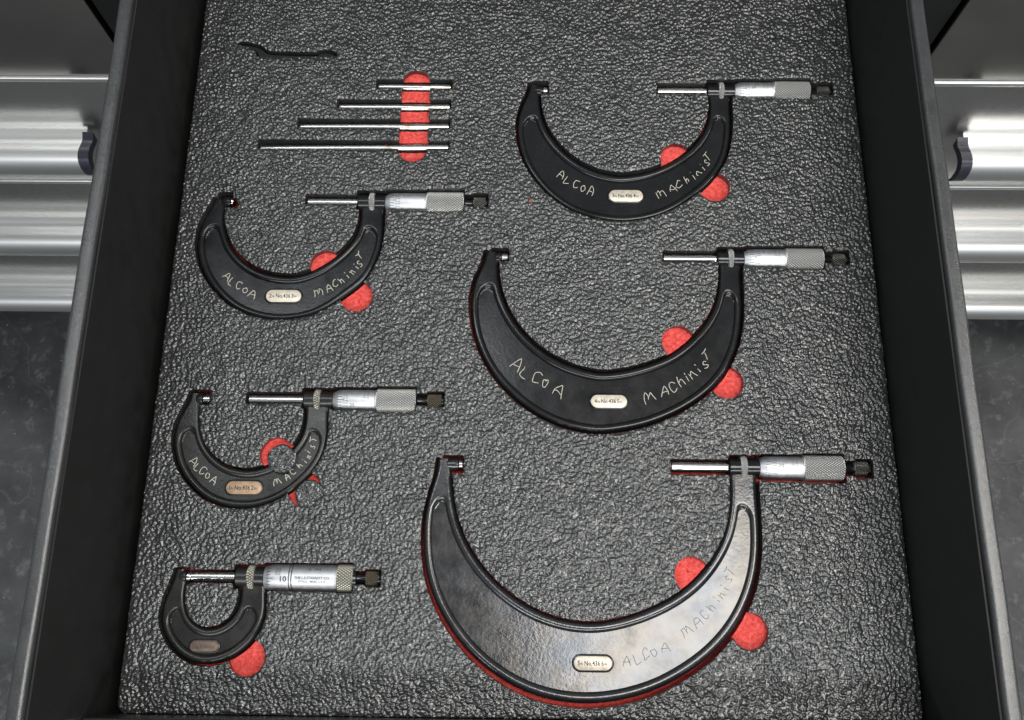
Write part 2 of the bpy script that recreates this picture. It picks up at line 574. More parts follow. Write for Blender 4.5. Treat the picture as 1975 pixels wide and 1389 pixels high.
MICS = {}
MICS['2-3'] = dict(
    outer=C(370, 370, 5.558, [(245, 88), (205, 165), (150, 260), (102, 350), (70, 450), (56, 570), (65, 690), (92, 800), (135, 900), (195, 1000), (270, 1090), (360, 1180), (470, 1260), (600, 1320), (750, 1362), (900, 1383)])
    + C(560, 370, 5.558, [(0, 1378), (110, 1362), (220, 1335), (340, 1283), (450, 1220), (570, 1135), (690, 1050), (800, 955), (880, 835), (945, 690), (985, 550), (1000, 400), (1003, 260), (1003, 128)]),
    inner=C(370, 370, 5.558, [(330, 88), (352, 165), (350, 240), (346, 330), (365, 430), (402, 540), (460, 635), (540, 725), (640, 800), (760, 857), (900, 893)])
    + C(560, 370, 5.558, [(0, 905), (120, 888), (250, 842), (380, 775), (480, 705), (560, 635), (635, 555), (690, 480), (722, 400), (745, 320), (752, 240), (752, 128)]),
    apex=(418, 15.5), ends=(426, 427), axis=393.2, xs=dict(a0=436, af=447, ag=452, s0=595, b0=692, r0=714, r1=724.5, b1=745, t1=823.5, k1=895.7, n1=913.5, q1=937),
    plate=(547.4, 571.7, 68, 23.5), bits=['2', 'IN', 'No.436', '3', 'IN'], pmat=PLATE, mat=ENAMEL,
    holes=[(631, 517), (689.5, 575.5)], shift=[(0.0008, 0.0)],
    letters=[('ALCOA', 370, 370, 5.558, [(375, 905, 38), (432, 968, 38), (505, 1000, 35), (575, 1050, 25), (650, 1098, 22)], 78),
             ('MACHiNiST', 560, 370, 5.558, [(305, 1085, -14), (415, 1032, -25), (478, 985, -30), (545, 945, -36), (605, 895, -42), (662, 850, -45), (705, 800, -45), (745, 770, -42), (748, 690, -48)], 72)],
    label='black micrometer stamped 2IN to 3IN with red foam showing above its anvil')
MICS['3-4'] = dict(
    outer=C(980, 150, 4.791, [(195, 70), (185, 140), (148, 210), (110, 300), (86, 400), (80, 500), (95, 620), (130, 740), (182, 850), (250, 950), (330, 1045), (430, 1135), (540, 1210), (660, 1265), (800, 1307), (950, 1331)])
    + C(1200, 150, 4.791, [(0, 1338), (130, 1328), (260, 1303), (390, 1260), (510, 1203), (620, 1130), (720, 1058), (810, 975), (890, 880), (950, 775), (985, 660), (1003, 540), (1008, 420), (1003, 300), (1002, 140)]),
    inner=C(980, 150, 4.791, [(285, 70), (292, 145), (298, 240), (310, 320), (337, 420), (385, 515), (450, 605), (530, 690), (630, 768), (740, 830), (860, 873), (980, 898)])
    + C(1200, 150, 4.791, [(0, 902), (130, 888), (260, 857), (380, 812), (480, 760), (575, 695), (660, 620), (725, 540), (772, 450), (798, 360), (806, 280), (800, 215), (798, 140)]),
    ends=(213, 211), axis=179.6, xs=dict(a0=1036, af=1047, ag=1056, s0=1267.3, b0=1361.5, r0=1384, r1=1393.5, b1=1415, t1=1489, k1=1558, n1=1573, q1=1596),
    plate=(1207, 378.8, 66, 22.5), bits=['3', 'IN', 'No.436', '4', 'IN'], pmat=PLATE, mat=ENAMEL,
    holes=[(1302.3, 309.5), (1375, 366.7)], shift=[(-0.0006, -0.0006)],
    letters=[('ALCOA', 980, 150, 4.791, [(488, 895, 22), (552, 945, 30), (632, 980, 25), (692, 1022, 20), (765, 1045, 18)], 72),
             ('MACHiNiST', 1200, 150, 4.791, [(360, 1075, -20), (465, 1025, -22), (525, 985, -26), (598, 938, -30), (650, 905, -36), (702, 868, -38), (740, 828, -42), (780, 785, -38), (785, 735, -40)], 66)],
    label='black micrometer stamped 3IN to 4IN beside the thin steel rods')
MICS['4-5'] = dict(
    outer=C(890, 470, 3.657, [(170, 60), (160, 120), (132, 180), (97, 245), (72, 340), (63, 440), (70, 550), (95, 670), (140, 790), (200, 900), (280, 1003), (380, 1100), (490, 1185), (620, 1255), (760, 1306), (920, 1335)])
    + C(1160, 470, 3.657, [(0, 1338), (150, 1320), (300, 1288), (430, 1243), (560, 1183), (680, 1110), (785, 1025), (870, 925), (930, 810), (970, 690), (990, 560), (995, 430), (988, 290), (985, 118)]),
    inner=C(890, 470, 3.657, [(255, 60), (262, 130), (266, 220), (280, 320), (308, 410), (350, 500), (410, 590), (490, 678), (590, 760), (700, 825), (820, 872), (950, 903)])
    + C(1160, 470, 3.657, [(0, 908), (130, 896), (250, 870), (370, 832), (480, 785), (570, 725), (650, 652), (720, 570), (775, 480), (810, 390), (826, 290), (828, 200), (828, 118)]),
    ends=(536, 546), axis=502, xs=dict(a0=959, af=967, ag=980, s0=1278.3, b0=1381, r0=1402, r1=1412, b1=1432.7, t1=1511.7, k1=1583.8, n1=1602.5, q1=1627),
    plate=(1174.2, 774.8, 70, 25), bits=['4', 'IN', 'No.436', '5', 'IN'], pmat=PLATE, mat=ENAMEL,
    holes=[(1306, 663), (1399, 741.5)], shift=[(-0.0003, -0.0011), (-0.0006, -0.0003)],
    letters=[('ALCOA', 890, 470, 3.657, [(392, 848, 32), (452, 908, 30), (532, 945, 25), (592, 983, 20), (682, 1037, 18)], 80),
             ('MACHiNiST', 1160, 470, 3.657, [(338, 1085, -20), (445, 1043, -18), (503, 1010, -22), (562, 968, -28), (600, 942, -32), (640, 912, -36), (678, 880, -36), (730, 852, -30), (738, 795, -34)], 66)],
    label='black micrometer stamped 4IN to 5IN, second largest of the set')
MICS['5-6'] = dict(
    outer=C(800, 870, 2.677, [(118, 40), (112, 110), (95, 160), (70, 230), (50, 320), (42, 420), (45, 530), (60, 640), (90, 742), (135, 840), (190, 930), (262, 1022), (350, 1108), (450, 1180), (560, 1240), (690, 1283), (820, 1304)])
    + C(1140, 870, 2.677, [(0, 1306), (120, 1295), (240, 1268), (360, 1225), (480, 1160), (590, 1083), (685, 992), (760, 890), (815, 780), (850, 670), (868, 560), (872, 440), (866, 320), (859, 220), (856, 90)]),
    inner=C(800, 870, 2.677, [(180, 40), (190, 105), (195, 180), (205, 270), (226, 360), (260, 450), (310, 540), (380, 632), (460, 710), (560, 783), (670, 838), (790, 873)])
    + C(1140, 870, 2.677, [(0, 884), (110, 872), (220, 843), (330, 800), (430, 746), (518, 680), (592, 600), (650, 510), (690, 420), (712, 320), (720, 220), (716, 150), (716, 90)]),
    ends=(946, 953), axis=902.6, xs=dict(a0=867, af=885, ag=893, s0=1293.5, b0=1403.5, r0=1426, r1=1438, b1=1462.7, t1=1545.7, k1=1623.6, n1=1644, q1=1671),
    plate=(1143.4, 1279.3, 74, 28), bits=['5', 'IN', 'No.436', '6', 'IN'], pmat=PLATE, mat=ENAMEL_G,
    holes=[(1332.4, 1109.8), (1443.3, 1217.4)], shift=[(-0.0004, -0.0017), (0.0, -0.0017)],
    letters=[('ALCOA', 1140, 870, 2.677, [(183, 1085, -8), (240, 1072, -18), (283, 1050, -18), (325, 1036, -15), (380, 1015, -15)], 50),
             ('MACHiNiST', 1140, 870, 2.677, [(495, 930, -32), (548, 885, -42), (585, 845, -45), (620, 805, -50), (648, 768, -50), (672, 735, -52), (690, 705, -55), (712, 660, -55), (718, 622, -60)], 46)],
    label='largest micrometer, glossy black frame stamped 5IN to 6IN')
MICS['1-2'] = dict(
    outer=C(325, 745, 5.788, [(255, 80), (232, 160), (190, 232), (140, 312), (100, 400), (70, 500), (56, 620), (66, 740), (95, 858), (140, 960), (202, 1060), (280, 1150), (370, 1230), (480, 1297), (600, 1340), (740, 1363)])
    + C(480, 745, 5.788, [(0, 1366), (100, 1350), (210, 1320), (330, 1270), (440, 1205), (545, 1125), (640, 1040), (720, 950), (790, 850), (840, 740), (872, 620), (890, 480), (895, 350), (897, 165)]),
    inner=C(325, 745, 5.788, [(345, 80), (355, 160), (358, 240), (355, 330), (356, 430), (370, 530), (405, 630), (460, 722), (530, 800), (620, 865), (720, 907), (830, 928)])
    + C(480, 745, 5.788, [(0, 933), (80, 922), (170, 898), (270, 856), (370, 798), (450, 730), (520, 650), (578, 560), (612, 470), (626, 380), (632, 290), (632, 165)]),
    ends=(818, 819), axis=773.4, xs=dict(a0=384, af=394, ag=408, s0=482, b0=588, r0=608.5, r1=620.5, b1=644.6, t1=727.5, k1=804, n1=825, q1=853),
    plate=(471, 941, 69, 25), bits=['1', 'IN', 'No.436', '2', 'IN'], pmat=PLATE_CU, mat=ENAMEL_W,
    holes=[(537.7, 878.7), (591, 946)], shift=[],
    letters=[('ALCOA', 325, 745, 5.788, [(280, 840, 42), (322, 908, 40), (388, 942, 35), (437, 993, 25), (505, 1050, 30)], 80),
             ('MACHiNiST', 480, 745, 5.788, [(315, 1070, -22), (425, 1012, -32), (490, 958, -40), (568, 885, -42), (625, 838, -50), (665, 778, -55), (655, 725, -60), (712, 675, -65), (718, 600, -78)], 62)],
    label='worn black micrometer with coppery plate stamped 1IN to 2IN')
MICS['0-1'] = dict(
    outer=C(290, 1060, 3.95, [(200, 150), (182, 200), (152, 280), (118, 362), (92, 450), (83, 530), (95, 610), (125, 682), (172, 752), (232, 810), (300, 850), (380, 873), (465, 872), (550, 852), (630, 815), (705, 762), (770, 700), (820, 630), (857, 555), (877, 470), (882, 380), (880, 205)]),
    inner=C(290, 1060, 3.95, [(262, 150), (274, 210), (272, 270), (262, 340), (266, 420), (282, 482), (312, 532), (360, 573), (420, 596), (485, 594), (550, 570), (608, 525), (650, 470), (675, 410), (687, 340), (687, 205)]),
    ends=(1166, 1160), axis=1114.2, xs=dict(a0=352, af=362, ag=371, s0=371.4, b0=457.6, r0=481, r1=494.5, b1=513, t1=652, k1=684, n1=706.7, q1=731),
    plate=(394.3, 1246.6, 55, 20.5), bits=['No.436-1', 'IN'], pmat=PLATE_BR, mat=ENAMEL_W,
    holes=[(480, 1268)], shift=[(0.0009, -0.0006)],
    letters=[],
    label='smallest micrometer, closed, with a short black U-shaped frame')

# ------------------------------------------------------------------ micrometer frames
CREST = -0.0035
RECESS = 0.0021


def frame_curves(m):
    sp = lambda pts: np.array([P2(x, y, -0.004) for x, y in pts])
    o = catmull(sp(m['outer']), 8); i = catmull(sp(m['inner']), 8)
    NS = 320
    o = smooth_poly(resample(o, NS), 40); i = smooth_poly(resample(i, NS), 40)
    return o, i


def build_frame(m):
    o, i = frame_curves(m)
    m['poly'] = np.vstack([o, i[::-1]])
    NS = len(o)
    mid = (o + i) / 2
    wid = np.linalg.norm(o - i, axis=1)
    s = np.r_[0, np.cumsum(np.linalg.norm(np.diff(mid, axis=0), axis=1))]
    rim = 0.0060 if m is not MICS['0-1'] else 0.0055
    # stations at which the sunken panel starts and stops
    def stat(py, left):
        yy = P2(0, py, -0.002)[1]
        rngs = range(NS // 2) if left else range(NS - 1, NS // 2, -1)
        for k in rngs:
            if mid[k, 1] < yy: return s[k]
    s0, s1 = stat(m['ends'][0], True), stat(m['ends'][1], False)
    R0 = {'0-1': 0.0027, '1-2': 0.0026, '2-3': 0.0026, '3-4': 0.0027, '4-5': 0.0029, '5-6': 0.0032}[m['key']]
    V, F = [], []
    ncol = None
    zb = ZRED + 0.0002
    for k in range(NS):
        w = wid[k]
        R = min(R0, 0.36 * w)
        xf = math.sqrt(R * R - (R - min(RECESS, R * 0.8)) ** 2)
        th = np.linspace(0, math.pi / 2, 10)
        e = np.r_[R * (1 - np.cos(th)), R + xf * np.linspace(0, 1, 10)[1:], R + xf + 0.0003]
        if e[-1] > 0.47 * w: e = e * (0.47 * w / e[-1])
        t = np.r_[e, np.linspace(e[-1], w - e[-1], 10)[1:-1], (w - e)[::-1]]
        hw = w / 2 - R                                    # half width between the rim crests
        row = []
        for tt in t:
            dE = min(tt, w - tt)
            z = CREST
            if dE < R: z -= R - math.sqrt(max(0, R * R - (R - dE) ** 2))
            c = abs(tt - w / 2)
            sa = min(s[k] - s0, s1 - s[k])
            if sa > 0:
                d = hw - c
                if sa < hw: d = hw - math.hypot(hw - sa, c)
                if d > 0:
                    d = min(d, xf)
                    z -= (R - math.sqrt(R * R - d * d)) * RECESS / min(RECESS, R * 0.8)
            pt = o[k] + (i[k] - o[k]) * (tt / w)
            row.append((pt[0], pt[1], z))
        row = [(o[k][0], o[k][1], zb)] + row + [(i[k][0], i[k][1], zb)]
        ncol = len(row)
        V += row
    for k in range(NS - 1):
        for c in range(ncol):
            c2 = (c + 1) % ncol
            F.append((k * ncol + c, k * ncol + c2, (k + 1) * ncol + c2, (k + 1) * ncol + c))
    F.append(tuple(range(ncol))); F.append(tuple((NS - 1) * ncol + c for c in range(ncol)))
    return V, F


GLY = {
    'A': [[(0.0, 0.0), (0.22, 0.55), (0.5, 0.98), (0.72, 0.9), (0.86, 0.45), (0.95, -0.02)], [(0.12, 0.38), (0.5, 0.42), (0.9, 0.36)]],
    'L': [[(0.15, 1.0), (0.1, 0.5), (0.12, 0.04), (0.45, 0.03), (0.85, 0.08)]],
    'C': [[(0.88, 0.82), (0.62, 1.0), (0.25, 0.8), (0.12, 0.4), (0.3, 0.05), (0.65, 0.02), (0.92, 0.2)]],
    'O': [[(0.5, 0.85), (0.15, 0.65), (0.1, 0.25), (0.4, 0.0), (0.8, 0.15), (0.88, 0.55), (0.6, 0.86), (0.42, 0.82)]],
    'M': [[(0.02, 0.0), (0.0, 0.5), (0.06, 0.95)], [(0.06, 0.8), (0.3, 1.0), (0.42, 0.7), (0.44, 0.25)], [(0.44, 0.6), (0.7, 0.98), (0.86, 0.7), (0.98, 0.05)]],
    'H': [[(0.2, 1.0), (0.16, 0.5), (0.14, 0.0)], [(0.15, 0.35), (0.45, 0.6), (0.7, 0.45), (0.76, 0.0)]],
    'i': [[(0.5, 0.55), (0.5, 0.25), (0.52, 0.0)], [(0.48, 0.98), (0.5, 0.88)]],
    'N': [[(0.1, 0.6), (0.15, 0.25), (0.14, 0.0)], [(0.14, 0.4), (0.45, 0.6), (0.62, 0.3), (0.85, 0.02)]],
    'S': [[(0.85, 0.85), (0.5, 1.0), (0.22, 0.78), (0.45, 0.52), (0.75, 0.3), (0.55, 0.02), (0.1, 0.06)]],
    'T': [[(0.5, 0.98), (0.5, 0.5), (0.46, 0.0)], [(0.02, 0.98), (0.5, 1.0), (1.05, 1.08)]],
}


def ribbon(poly, rad, z):
    """low flat scratch line, rounded ends"""
    P = np.array(poly)
    V, F = [], []
    n = len(P)
    T = np.gradient(P, axis=0); T /= np.linalg.norm(T, axis=1)[:, None] + 1e-12
    Nn = np.c_[-T[:, 1], T[:, 0]]
    for k in range(n):
        r = rad * (0.55 if k in (0, n - 1) else 1.0) * (1 + 0.18 * math.sin(k * 2.3 + P[0, 0] * 900))
        for a, dz in ((1, 0.0), (0.5, 0.00007), (-0.5, 0.00007), (-1, 0.0)):
            q = P[k] + Nn[k] * r * a
            V.append((q[0], q[1], z + dz))
    for k in range(n - 1):
        for c in range(3):
            F.append((k * 4 + c, k * 4 + c + 1, (k + 1) * 4 + c + 1, (k + 1) * 4 + c))
    return V, F


def merge(parts):
    V, F = [], []
    for v, f in parts:
        b = len(V); V += list(v); F += [tuple(i + b for i in q) for q in f]
    return V, F


_txt_cache = {}


def text_geo(s, size):
    """verts (x,y) centred on x, baseline centred on y, and faces of the built-in font"""
    key = s
    if key not in _txt_cache:
        cu = bpy.data.curves.new('tmp_text', 'FONT')
        cu.body = s; cu.size = 1.0; cu.resolution_u = 2; cu.offset = 0.022
        cu.align_x = 'CENTER'; cu.align_y = 'CENTER'
        ob = bpy.data.objects.new('tmp_text', cu)
        col.objects.link(ob)
        dg = bpy.context.evaluated_depsgraph_get(); dg.update()
        me = bpy.data.meshes.new_from_object(ob.evaluated_get(dg))
        bm = bmesh.new(); bm.from_mesh(me)
        bmesh.ops.triangulate(bm, faces=list(bm.faces))
        for _ in range(3):
            lng = [e for e in bm.edges if e.calc_length() > 0.14]
            if lng: bmesh.ops.subdivide_edges(bm, edges=lng, cuts=1); bmesh.ops.triangulate(bm, faces=list(bm.faces))
        bm.verts.index_update()
        vv = np.array([q.co[:2] for q in bm.verts]); ff = [tuple(w.index for w in p.verts) for p in bm.faces]
        bm.free()
        vv -= (vv.max(0) + vv.min(0)) / 2
        bpy.data.objects.remove(ob); bpy.data.curves.remove(cu); bpy.data.meshes.remove(me)
        _txt_cache[key] = (vv, ff)
    vv, ff = _txt_cache[key]
    return vv * size, ff


def oval(cx, cy, w, h, z0, z1, bev, n=14):
    """rounded-end plate"""
    ring = []
    r = h / 2
    def pts(off):
        out = []
        rr = r - off
        for sx in (1, -1):
            for k in range(n + 1):
                a = -math.pi / 2 + math.pi * k / n
                if sx < 0: a += math.pi
                out.append((cx + sx * (w / 2 - r) + rr * math.cos(a), cy + rr * math.sin(a)))
        return out
    V, F = [], []
    rows = [(0, z0), (0, z1 - bev), (bev * 0.4, z1 - bev * 0.3), (bev, z1)]
    L = 2 * (n + 1)
    for off, z in rows:
        for x, y in pts(off): V.append((x, y, z))
    for k in range(len(rows) - 1):
        for c in range(L):
            F.append((k * L + c, k * L + (c + 1) % L, (k + 1) * L + (c + 1) % L, (k + 1) * L + c))
    F.append(tuple((len(rows) - 1) * L + c for c in range(L)))
    return V, F


POCKETS = []                                  # rectangles of the barrel pockets (x0,x1,y,half width)


def cyl_text(s, size, xc, ang, p0, ax_y, rad):
    """text laid on the barrel: reads along +X, ang = angle from the top towards the front (south)"""
    vv, ff = text_geo(s, size)
    V = []
    for x, y in vv:
        a = ang - y / rad
        V.append((xc + x, ax_y - rad * math.sin(a), AXZ + rad * math.cos(a)))
    return V, ff


def micrometer(key, m):
    xs = {k: P2(v_, m['axis'], AXZ)[0] for k, v_ in m['xs'].items()}
    ay = P2((m['xs']['s0'] + m['xs']['q1']) / 2, m['axis'], AXZ)[1]
    root = empty('micrometer', (xs['b0'], ay - 0.02, ZRED))
    m['key'] = key
    V, F = build_frame(m)
    fr = mesh_obj('frame', V, F, m['mat'], root, smooth=42)
    small = key == '0-1'
    P = lambda x: (x, ay, AXZ)

    def lt(name, x0, x1, prof, mat, parent=root, sm=35, segs=56):
        V, F, U = lathe(P(x0), P(x1), prof, segs)
        return mesh_obj(name, V, F, mat, parent, smooth=sm, uvs=U)
    # anvil
    ra = 0.0033
    L = xs['af'] - xs['a0']
    lt('anvil_boss', xs['a0'] - 0.001, xs['af'], [(0, 0.0036), (L * 0.7, 0.0042), (L + 0.0008, 0.0040), (L + 0.001, 0.0036)], m['mat'], root)
    L = xs['ag'] - xs['af']
    lt('anvil', xs['af'], xs['ag'], [(0.0005, ra), (L - 0.0004, ra), (L, ra - 0.0003)], CHROME, root)
    # spindle
    L = xs['b0'] - xs['s0'] + 0.003
    lt('spindle', xs['s0'], xs['b0'], [(0, ra - 0.0003), (0.0004, ra), (L, ra)], CHROME, root)
    # barrel boss cast with the frame, black bright finish on the newer tools
    L = xs['b1'] - xs['b0']
    rb = 0.0058 if not small else 0.0062
    bm_ = BLACK_GLOSS if key in ('3-4', '4-5', '5-6') else m['mat']
    lt('barrel', xs['b0'], xs['b1'], [(-0.0004, rb - 0.0012), (0.0006, rb), (L - 0.0004, rb), (L, rb - 0.0004)], bm_, root)
    # lock ring
    L = xs['r1'] - xs['r0']
    rr = rb + 0.0013
    lt('lock_ring', xs['r0'], xs['r1'], [(0, rb - 0.0004), (0.0001, rr - 0.0004), (0.0006, rr), (L - 0.0006, rr), (L - 0.0001, rr - 0.0004), (L, rb - 0.0004)],
       KNURL_OLD if key in ('0-1', '1-2') else KNURL_RING, root)
    # thimble with bevelled graduated edge
    rt = 0.0070 if not small else 0.0077
    L = xs['t1'] - xs['b1']
    bev = 0.0032
    prof = [(0.0001, rt - 0.0018), (bev, rt - 0.0002), (bev + 0.0006, rt), (L - 0.0008, rt), (L - 0.0004, rt - 0.0004), (L + 0.0004, rt - 0.0004)]
    if small:
        g1, g2 = 0.054 * 0 + (740 - 415) / (1330 - 415) * L, (772 - 415) / (1330 - 415) * L
        prof = [(0.0001, rt - 0.0012), (bev, rt - 0.0002), (bev + 0.0006, rt)]
        for gg in (g1, g2):
            prof += [(gg - 0.00035, rt), (gg - 0.0002, rt - 0.00035), (gg + 0.0002, rt - 0.00035), (gg + 0.00035, rt)]
        prof += [(L - 0.0006, rt), (L - 0.0003, rt - 0.0003), (L + 0.0004, rt - 0.0003)]
    th = lt('thimble', xs['b1'], xs['t1'], prof, SATIN, root, sm=28, segs=72)
    # graduation ticks round the bevelled edge and on the plain part
    parts = []
    for k in range(25):
        a = 2 * math.pi * k / 25 + 0.11
        if math.cos(a) < -0.25: continue
        ln = 0.0030 if k % 5 else 0.0044
        x0 = xs['b1'] + (0.0030 if not small else 0.0016); x1 = x0 + ln
        hw = 0.00018 / rt
        V = []
        for x in np.linspace(x0, x1, 8):
            tt = x - xs['b1']
            r_ = np.interp(tt, [q[0] for q in prof], [q[1] for q in prof]) + 0.00006
            for da in (-hw, hw):
                V.append((x, ay - r_ * math.sin(a + da), AXZ + r_ * math.cos(a + da)))
        parts.append((V, [(2 * q, 2 * q + 1, 2 * q + 3, 2 * q + 2) for q in range(7)]))
    if small:                                 # two engraved rings round the thimble
        for gg in (g1, g2):
            x = xs['b1'] + gg
            V, F, _u = lathe(P(x - 0.00017), P(x + 0.00017), [(0, rt - 0.0001), (0, rt + 0.00004), (0.00034, rt + 0.00004), (0.00034, rt - 0.0001)], 72)
            parts.append((V, F[:-2]))
    mesh_obj('graduations', *merge(parts), INK, th, smooth=0)
    rr_ = rt + 0.00005
    tx = []
    if small:
        at = lambda f: xs['b1'] + (f - 415) / (1330 - 415) * L
        tx.append(cyl_text('1', 0.0046, at(640), 0.16, None, ay, rr_))
        tx.append(cyl_text('0', 0.0046, at(690), 0.16, None, ay, rr_))
        tx.append(cyl_text('1/32   .0312', 0.0019, at(1045), -0.62, None, ay, rr_))
        tx.append(cyl_text('THE L.S.STARRETT CO.', 0.00205, at(1035), 0.06, None, ay, rr_))
        tx.append(cyl_text('ATHOL, MASS. U.S.A.', 0.0018, at(1035), 0.36, None, ay, rr_))
        for r_i in range(4):
            for c_i in range(2):
                tx.append(cyl_text('125', 0.0011, at(580 + 40 * c_i), -0.70 + 0.17 * r_i, None, ay, rr_))
    else:
        f = lambda q: xs['b1'] + q * L
        big = {'2-3': '5', '3-4': '20', '4-5': '0', '5-6': '20', '1-2': '0'}[key]
        if big != '5' or True:
            tx.append(cyl_text(big, 0.0034, f(0.46), -0.05 if big == '20' else -0.45, None, ay, rr_))
        if key == '1-2':
            tx.append(cyl_text('25', 0.0034, f(0.46), 0.62, None, ay, rr_))
        for r_i in range(7):
            tx.append(cyl_text('125', 0.0011, f(0.27), -0.75 + 0.24 * r_i, None, ay, rr_))
            tx.append(cyl_text('062', 0.0011, f(0.34), -0.75 + 0.24 * r_i, None, ay, rr_))
        if key != '2-3':
            for r_i in range(4):
                tx.append(cyl_text('1/32', 0.0012, f(0.74), -0.75 + 0.22 * r_i, None, ay, rr_))
                tx.append(cyl_text('.03', 0.0012, f(0.82), -0.70 + 0.22 * r_i, None, ay, rr_))
    mesh_obj('lettering', *merge(tx), INK if small else INK_SOFT, th, smooth=0)
    # knurled grip
    rk = 0.0078 if not small else 0.0082
    L = xs['k1'] - xs['t1']
    lt('knurled_grip', xs['t1'], xs['k1'], [(0, rk - 0.0008), (0.0003, rk - 0.0003), (0.0007, rk), (L - 0.0007, rk), (L - 0.0002, rk - 0.0004), (L, rk - 0.0012)], KNURL_OLD if small else KNURL, root)
    # ratchet neck and knob
    L = xs['n1'] - xs['k1']
    neck = lt('ratchet_neck', xs['k1'], xs['n1'], [(-0.0003, rk - 0.001), (0.0004 if not small else 0.0016, rk - 0.0016), (0.0009 if not small else 0.0019, 0.0036), (L * 0.6, 0.0031), (L + 0.0005, 0.0031)], BLACK_GLOSS, root)
    L = xs['q1'] - xs['n1']
    lt('ratchet_knob', xs['n1'], xs['q1'], [(0, 0.0040), (0.0003, 0.0046), (L - 0.0006, 0.0046), (L, 0.0042)], KNURL_TAN if key in ('0-1', '1-2') else KNURL_DARK, root)
    lt('ratchet_cap', xs['q1'], xs['q1'] + 0.002, [(-0.0002, 0.0041), (0.0010, 0.0041), (0.0016, 0.0034)], BLACK_GLOSS, root)
    # plate
    zfl = CREST - RECESS
    cxp, cyp, wp, hp = m['plate']
    pc = P2(cxp, cyp, zfl); pa = P2(cxp - wp / 2, cyp, zfl); pb = P2(cxp + wp / 2, cyp, zfl); ph = P2(cxp, cyp - hp / 2, zfl); pl = P2(cxp, cyp + hp / 2, zfl)
    w_, h_ = pb[0] - pa[0], ph[1] - pl[1]
    sur = mesh_obj('plate_surround', *oval(pc[0], pc[1], w_ + 0.0022, h_ + 0.0022, zfl - 0.0005, zfl + 0.0006, 0.0006), m['mat'], root, smooth=50)
    pl_ = mesh_obj('name_plate', *oval(pc[0], pc[1], w_, h_, zfl, zfl + 0.0010, 0.0003), m['pmat'], root, smooth=50)
    bits = []
    xpos = 0.0
    for bit in m['bits']:
        sc_ = 0.55 if bit == 'IN' else 1.0
        tv, tf = text_geo(bit, sc_)
        bw = tv[:, 0].max() - tv[:, 0].min()
        bits.append((tv + np.array([xpos + bw / 2, -0.12 if bit == 'IN' else 0]), tf))
        xpos += bw + (0.10 if bit == 'IN' or bit.isdigit() else 0.22) + (0.16 if bit == 'IN' else 0)
    k = w_ * 0.80 / xpos
    parts = [([(pc[0] + (x - xpos / 2) * k, pc[1] + y * min(k * 1.2, h_ * 0.75), zfl + 0.00104) for x, y in tv], tf) for tv, tf in bits]
    mesh_obj('stamped_lettering', *merge(parts), INK, pl_, smooth=0)
    # hand-scratched writing
    sm_ = SCRATCH_D if key == '5-6' else SCRATCH
    for word, ox, oy, sc, spots, hh in m['letters']:
        parts = []
        for ch, (lx, ly, ang) in zip(word, spots):
            cpx, cpy = ox + lx / sc, oy + ly / sc
            H = hh / sc * (0.86 if ch in 'OS' else 1.08)
            Wd = H * {'M': 1.15, 'i': 0.5, 'A': 0.85, 'N': 0.8, 'L': 0.75, 'C': 0.8, 'O': 0.75}.get(ch, 0.75)
            ca, sa = math.cos(math.radians(ang)), math.sin(math.radians(ang))
            for st in GLY[ch]:
                pts = []
                for gx, gy in st:
                    jx, jy = rng.normal(0, 0.065, 2)
                    dx = (gx - 0.5 + jx) * Wd; dy = -(gy - 0.5 + jy) * H
                    pts.append(P2(cpx + dx * ca - dy * sa, cpy + dx * sa + dy * ca, zfl))
                poly = catmull(pts, 5) if len(pts) > 2 else np.array([np.array(pts[0]) + (np.array(pts[1]) - np.array(pts[0])) * t for t in np.linspace(0, 1, 4)])
                parts.append(ribbon(poly, 0.00017 if key == '5-6' else 0.00021, zfl + 0.00006))
        mesh_obj('scratched_writing', *merge(parts), sm_, root, smooth=0)
    tag(root, m['label'], 'micrometer', 'outside micrometers in the foam')
    # pockets for the foam
    cl = 0.0005
    m['rects'] = [(xs['a0'] - 0.004, xs['ag'] + 0.0008, ay, 0.0044 + cl), (xs['s0'] - 0.0010, xs['b0'] + 0.001, ay, 0.0034 + cl),
                  (xs['b0'] - 0.0006, xs['b1'] + 0.001, ay, rb + 0.0004 + cl), (xs['r0'] - 0.0003, xs['r1'] + 0.0003, ay, rr + 0.0002), (xs['b1'], xs['t1'], ay, rt + cl), (xs['t1'] - 0.0004, xs['k1'] + 0.0005, ay, rk + cl), (xs['k1'] - 0.001, xs['n1'] + 0.0005, ay, 0.0034 + cl), (xs['n1'] - 0.0003, xs['q1'] + 0.0020, ay, 0.0046 + cl)]
    return root


for key, m in MICS.items():
    micrometer(key, m)

# ------------------------------------------------------------------ setting rods
RODS = [((730, 169.5), (871, 170.5), 'shortest of the four plain steel rods lying across the red slot'),
        ((655, 208.5), (869, 209), 'second shortest of the four steel rods lying across the red slot'),
        ((579, 246.5), (867, 246.5), 'second longest steel rod across the red slot, with a rusty spot'),
        ((503, 288), (866, 286.5), 'longest of the four plain steel rods lying across the red slot')]
RZ, RR = -0.0062, 0.0027
ROD_RECTS = []
for a, b, lab in RODS:
    A = P2(*a, RZ); B = P2(*b, RZ)
    L = np.linalg.norm(B - A)
    V, F, U = lathe((A[0], A[1], RZ), (B[0], B[1], RZ), [(0, RR - 0.0007), (0.0003, RR - 0.0002), (0.0008, RR), (L - 0.0008, RR), (L - 0.0003, RR - 0.0002), (L, RR - 0.0007)], 40)
    tag(mesh_obj('setting_rod', V, F, STEEL_ROD, None, 35, U), lab, 'rod', 'steel rods across the red slot')
    ROD_RECTS.append((A[0] - 0.0008, B[0] + 0.0010, (A[1] + B[1]) / 2, RR + 0.0010))

